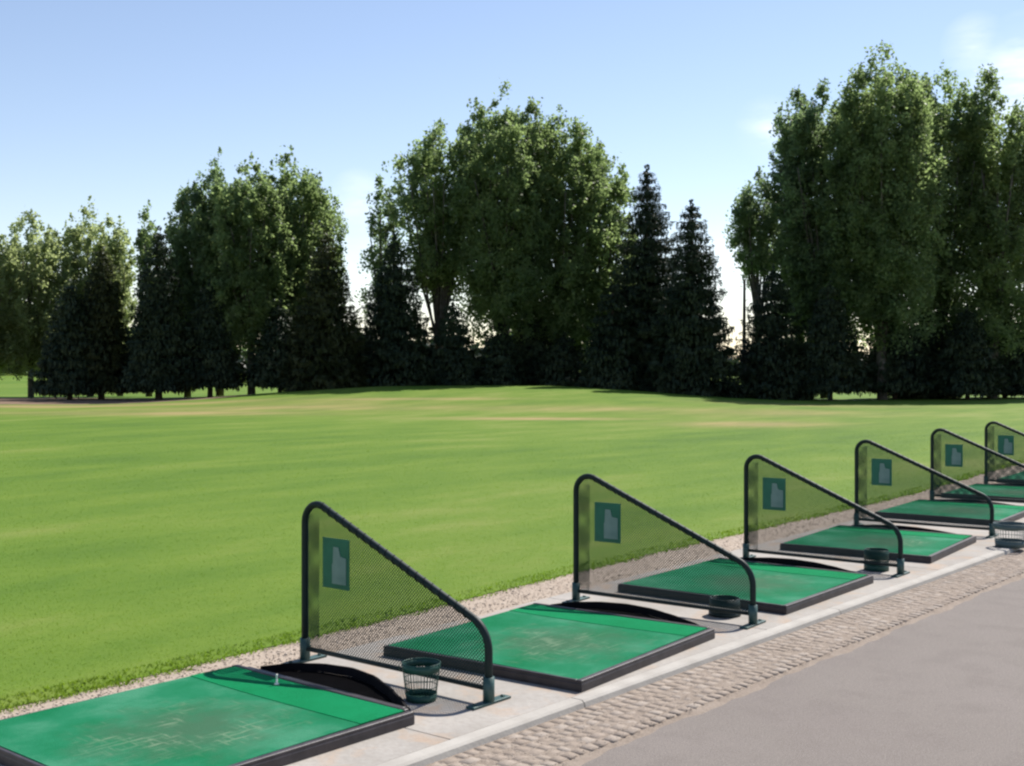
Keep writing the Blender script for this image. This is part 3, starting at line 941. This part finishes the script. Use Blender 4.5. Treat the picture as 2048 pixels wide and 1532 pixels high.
# (pixel column of the axis, depth, pixel row of the tip, half width in pixels)
def P_(px, d, py, hw, label, **k):
    x = px_x(px, d); poplar(x, d, top_h(x, d, py), hw / PXF * d, label, **k)
def S_(px, d, py, hw, label, **k):
    x = px_x(px, d); spruce(x, d, top_h(x, d, py), hw / PXF * d, label, **k)

# left clump
P_(-30, 68, 455, 75, 'poplar cut off by the left edge of the photo', mat_='poplar_pale', bole=.05)
P_(62, 70, 418, 78, 'pale yellow green poplar, first whole tree from the left', mat_='poplar_pale', bole=.06, n_pl=10)
P_(180, 72, 393, 58, 'pale poplar just left of the sky gap in the left clump', mat_='poplar_pale', bole=.08, n_pl=8, dens=.8)
P_(240, 73, 432, 32, 'narrow poplar at the left side of the first sky gap', mat_='poplar_pale', bole=.08, n_pl=5, dens=.9)
S_(203, 66, 488, 62, 'slim olive spruce in front of the pale poplars', mat_='spruce_olive', skirt=1.1)
S_(140, 65, 560, 60, 'short dark spruce in front of the leftmost poplars', skirt=.9)
# second clump
P_(298, 72, 402, 25, 'thin columnar poplar at the right side of the first sky gap', mat_='poplar', bole=.08, n_pl=4)
S_(318, 65.5, 455, 62, 'dark slender spruce at the left flank of the second clump', skirt=1.1)
P_(375, 70, 372, 50, 'low left shoulder poplar of the second clump', bole=.1, n_pl=7)
P_(440, 70, 296, 72, 'broad poplar carrying the left summit of the second clump', bole=.10, n_pl=11, mat_='poplar_dark')
P_(503, 67, 306, 74, 'poplar with a stout dark trunk at the front of the second clump', bole=.13, n_pl=11)
P_(582, 69, 292, 66, 'tallest poplar of the second clump, right of its middle', bole=.10, n_pl=10)
P_(640, 71, 345, 46, 'right shoulder poplar of the second clump, standing behind a spruce', bole=.1, n_pl=7)
S_(652, 64.5, 462, 72, 'spruce with a sunlit right flank at the right end of the second clump', mat_='spruce_olive', skirt=.5)
S_(420, 66, 560, 60, 'low dark spruce in the shade of the second clump', skirt=1.2)
S_(560, 66, 600, 58, 'low spruce right of the stout trunk in the second clump', skirt=.9)
# middle clump
S_(790, 67, 470, 82, 'ragged dark spruce at the left foot of the middle clump', skirt=.4, dens=.8)
P_(768, 72, 325, 38, 'thin spiry poplar at the far left of the middle clump', bole=.14, n_pl=4, mat_='poplar_dark', dens=.8)
P_(880, 70, 236, 88, 'leafy poplar with open gaps, left of the tallest tree in the middle clump', bole=.27, n_pl=12, dens=.62, shape=.14)
P_(1010, 69, 165, 108, 'tallest and broadest poplar of the middle clump', bole=.10, n_pl=15, dens=.76, shape=.2)
P_(1118, 70, 206, 88, 'poplar right of the tallest one in the middle clump', bole=.05, n_pl=12, dens=.85, shape=.2)
P_(1205, 71, 290, 62, 'lower poplar at the right shoulder of the middle clump', bole=.05, n_pl=9, dens=.9, shape=.2)
S_(905, 67, 600, 56, 'dark spruce under the open gaps of the middle clump', skirt=.4)
S_(1000, 68, 640, 58, 'low dark spruce beneath the tallest middle poplar', skirt=.3)
S_(1130, 68, 660, 60, 'low spruce in the shade right of the tallest middle poplar', skirt=.3)
S_(1294, 67, 332, 88, 'taller of the two dark spruces right of the middle clump', skirt=.4)
S_(1382, 64, 398, 84, 'symmetrical dark spruce standing right of the middle clump', skirt=.4)
S_(1065, 70, 590, 62, 'low dark spruce just right of the tallest middle poplar, in deep shade', skirt=.3)
S_(1850, 69, 590, 62, 'low dark spruce under the pointed poplar of the right clump', skirt=.7)
S_(2010, 69, 600, 62, 'low dark spruce under the open crowned poplar by the right edge', skirt=.9)
S_(1225, 65, 560, 62, 'low dark spruce left of the two tall spruces', skirt=.3)
# right clump
S_(1545, 66, 530, 78, 'dark spruce at the left foot of the right clump', skirt=.5, dens=.85)
P_(1518, 72, 334, 52, 'small poplar with its crown held high at the left of the right clump', bole=.42, n_pl=7, mat_='poplar_dark', dens=1.0, shape=.14)
P_(1598, 70, 172, 52, 'slim poplar forming the steep left flank of the right clump', bole=.12, n_pl=8, mat_='poplar_dark', shape=.10, dens=.85)
P_(1650, 69, 158, 84, 'tall poplar at the left shoulder of the right clump', bole=.10, n_pl=13, mat_='poplar_dark', shape=.2, dens=.8)
P_(1765, 66, 82, 98, 'tallest poplar of the right clump, highest tree in the photo', bole=.10, n_pl=15, shape=.2, dens=.82)
P_(1885, 69, 122, 78, 'pointed poplar just right of the highest tree', bole=.07, n_pl=12, mat_='poplar', shape=.2, dens=.8)
P_(1985, 68, 126, 72, 'open crowned poplar near the right edge of the photo', bole=.07, n_pl=10, dens=.72)
P_(2080, 69, 165, 85, 'poplar cut off by the right edge of the photo', bole=.1, n_pl=10, dens=.8)
S_(1660, 65, 560, 66, 'low dark spruce at the left front of the right clump', skirt=1.1)
S_(1790, 67, 600, 66, 'low dark spruce below the highest tree', skirt=1.1)
S_(1935, 66.5, 610, 62, 'low dark spruce near the right edge of the photo', skirt=1.0)
# dark broad bushes further back, filling the two gaps
BG = 'dark bushy trees behind the clumps'
for px, d, py, hw, lb in ((712, 100, 640, 34, 'dark bushy tree in the gap left of the middle clump'),):
    x = px_x(px, d); poplar(x, d, top_h(x, d, py), hw / PXF * d, lb, mat_='wood', bole=.02, n_pl=7, group=BG, name='bushy_tree', leaf=.18)
# bare pole-like stem beside the right clump
x = px_x(1487, 68); root = empty('bare_tree', (x, 68, float(terrain(x, 68)) - .1)); tag(root, 'thin bare trunk left of the right clump', 'tree')
mb = MB(); tube_path(mb, (0, 0, 0), (.05, 0, top_h(x, 68, 556)), .14, .07, .03, 6, 7)
for k in range(7):
    z = 2.2 + k * .55; a = k * 2.2
    tube_path(mb, (0, 0, z), (math.cos(a) * .5, math.sin(a) * .5, z + .25), .03, .01, .02, 3, 4)
mb.build('trunk', M['bark_dark'], root)

def distant_wood():
    n = 2600
    xx = rng.uniform(-110, 110, n); yy = 150 + rng.random(n) * 22 + .0 * xx
    hh = 3.6 + 1.8 * np.sin(xx * .11 + 1) + 1.2 * np.sin(xx * .37) + 1.0 * np.sin(xx * .83 + 2)
    zz = rng.random(n) ** .8 * np.clip(hh, 1.5, 9)
    c = np.stack([xx, yy, terrain(xx, yy) + zz], -1)
    L = (c[:, None, :] + rng.normal(size=(n, 14, 3)) * np.array([.8, .8, .6])).reshape(-1, 3)
    o = link('distant_wood', np_mesh('distant_wood', leaf_quads(L, rng.uniform(.35, .6, len(L))), 4, M['wood']))
    tag(o, 'low dark wood closing the view beyond the clumps', 'wood', kind='stuff')
distant_wood()

# ------------------------------------------------------------------ light, sky, camera
sd = Vector((math.sin(SUN_AZ) * math.cos(SUN_EL), math.cos(SUN_AZ) * math.cos(SUN_EL), math.sin(SUN_EL)))
sl = bpy.data.lights.new('sun', 'SUN'); sl.energy = 4.2; sl.angle = R(.5); sl.color = (1.0, .95, .87)
so = bpy.data.objects.new('sun', sl); COL.objects.link(so); so.rotation_euler = sd.to_track_quat('Z', 'Y').to_euler()

w = bpy.data.worlds.new('World'); sc.world = w; w.use_nodes = True
nt = w.node_tree; nt.nodes.clear()
def wn(k, **kw):
    n = nt.nodes.new(k)
    for a, b_ in kw.items(): setattr(n, a, b_)
    return n
sky = wn('ShaderNodeTexSky', sky_type='NISHITA'); sky.sun_disc = False
sky.sun_elevation = SUN_EL; sky.sun_rotation = SUN_AZ
sky.air_density = 1.0; sky.dust_density = .12; sky.ozone_density = 1.6; sky.altitude = 300
bg = wn('ShaderNodeBackground'); bg.inputs['Strength'].default_value = .088
out = wn('ShaderNodeOutputWorld')
tc = wn('ShaderNodeTexCoord')
# thin clouds: stretched noise, gathered low and towards the right
mp_ = wn('ShaderNodeMapping'); mp_.inputs['Scale'].default_value = (2.2, 2.2, 7.5); nt.links.new(tc.outputs['Generated'], mp_.inputs['Vector'])
nz = wn('ShaderNodeTexNoise'); nz.inputs['Scale'].default_value = 4.2; nz.inputs['Detail'].default_value = 7; nz.inputs['Roughness'].default_value = .58
nt.links.new(mp_.outputs[0], nz.inputs['Vector'])
rp = wn('ShaderNodeValToRGB'); rp.color_ramp.elements[0].position = .42; rp.color_ramp.elements[1].position = .68
nt.links.new(nz.outputs['Fac'], rp.inputs[0])
def blob(px, py, r0, r1, wgt):
    d = Vector(((px - 1024) / PXF, 1.0, (737 - py) / PXF)).normalized()
    dt = wn('ShaderNodeVectorMath', operation='DISTANCE'); nt.links.new(tc.outputs['Generated'], dt.inputs[0]); dt.inputs[1].default_value = d
    mr = wn('ShaderNodeMapRange', clamp=True); mr.inputs['From Min'].default_value = r0; mr.inputs['From Max'].default_value = r1
    mr.inputs['To Min'].default_value = wgt; mr.inputs['To Max'].default_value = 0
    nt.links.new(dt.outputs['Value'], mr.inputs['Value']); return mr.outputs[0]
acc = None
for a in ((1535, 258, .0, .028, .55), (1950, 90, .0, .026, .5), (2075, 175, .0, .06, 1.0), (1465, 540, .0, .05, .4), (722, 405, .0, .03, .55), (715, 560, .0, .05, .4)):
    o_ = blob(*a)
    if acc is None: acc = o_
    else:
        ad = wn('ShaderNodeMath', operation='MAXIMUM'); nt.links.new(acc, ad.inputs[0]); nt.links.new(o_, ad.inputs[1]); acc = ad.outputs[0]
mu = wn('ShaderNodeMath', operation='MULTIPLY', use_clamp=True)
ad = wn('ShaderNodeMath', operation='ADD'); ad.inputs[1].default_value = .16; nt.links.new(rp.outputs[0], ad.inputs[0])
nt.links.new(ad.outputs[0], mu.inputs[0]); nt.links.new(acc, mu.inputs[1])
mxw = wn('ShaderNodeMix', data_type='RGBA'); nt.links.new(mu.outputs[0], mxw.inputs[0]); tint = wn('ShaderNodeMix', data_type='RGBA', blend_type='MULTIPLY'); tint.inputs[0].default_value = 1
nt.links.new(sky.outputs[0], tint.inputs[6]); tint.inputs[7].default_value = (1.15, 1.02, .98, 1); nt.links.new(tint.outputs[2], mxw.inputs[6]); mxw.inputs[7].default_value = (9.0, 9.2, 9.6, 1)
nt.links.new(mxw.outputs[2], bg.inputs[0]); nt.links.new(bg.outputs[0], out.inputs[0])

cam = bpy.data.cameras.new('camera'); co = bpy.data.objects.new('camera', cam); COL.objects.link(co)
co.location = (0, 0, EYE); co.rotation_euler = (R(90), 0, 0)
cam.sensor_width = 36; cam.lens = PXF / 2048 * 36; cam.shift_y = -29 / 2048
cam.clip_start = .05; cam.clip_end = 6000
sc.camera = co
vs = sc.view_settings
vs.view_transform = 'Standard'; vs.look = 'None'; vs.exposure = .85; vs.gamma = 1; vs.use_curve_mapping = False
sc.render.resolution_x = 1024; sc.render.resolution_y = 766
sc.cycles.filter_width = 2.4
sc.cycles.max_bounces = 8; sc.cycles.transmission_bounces = 6
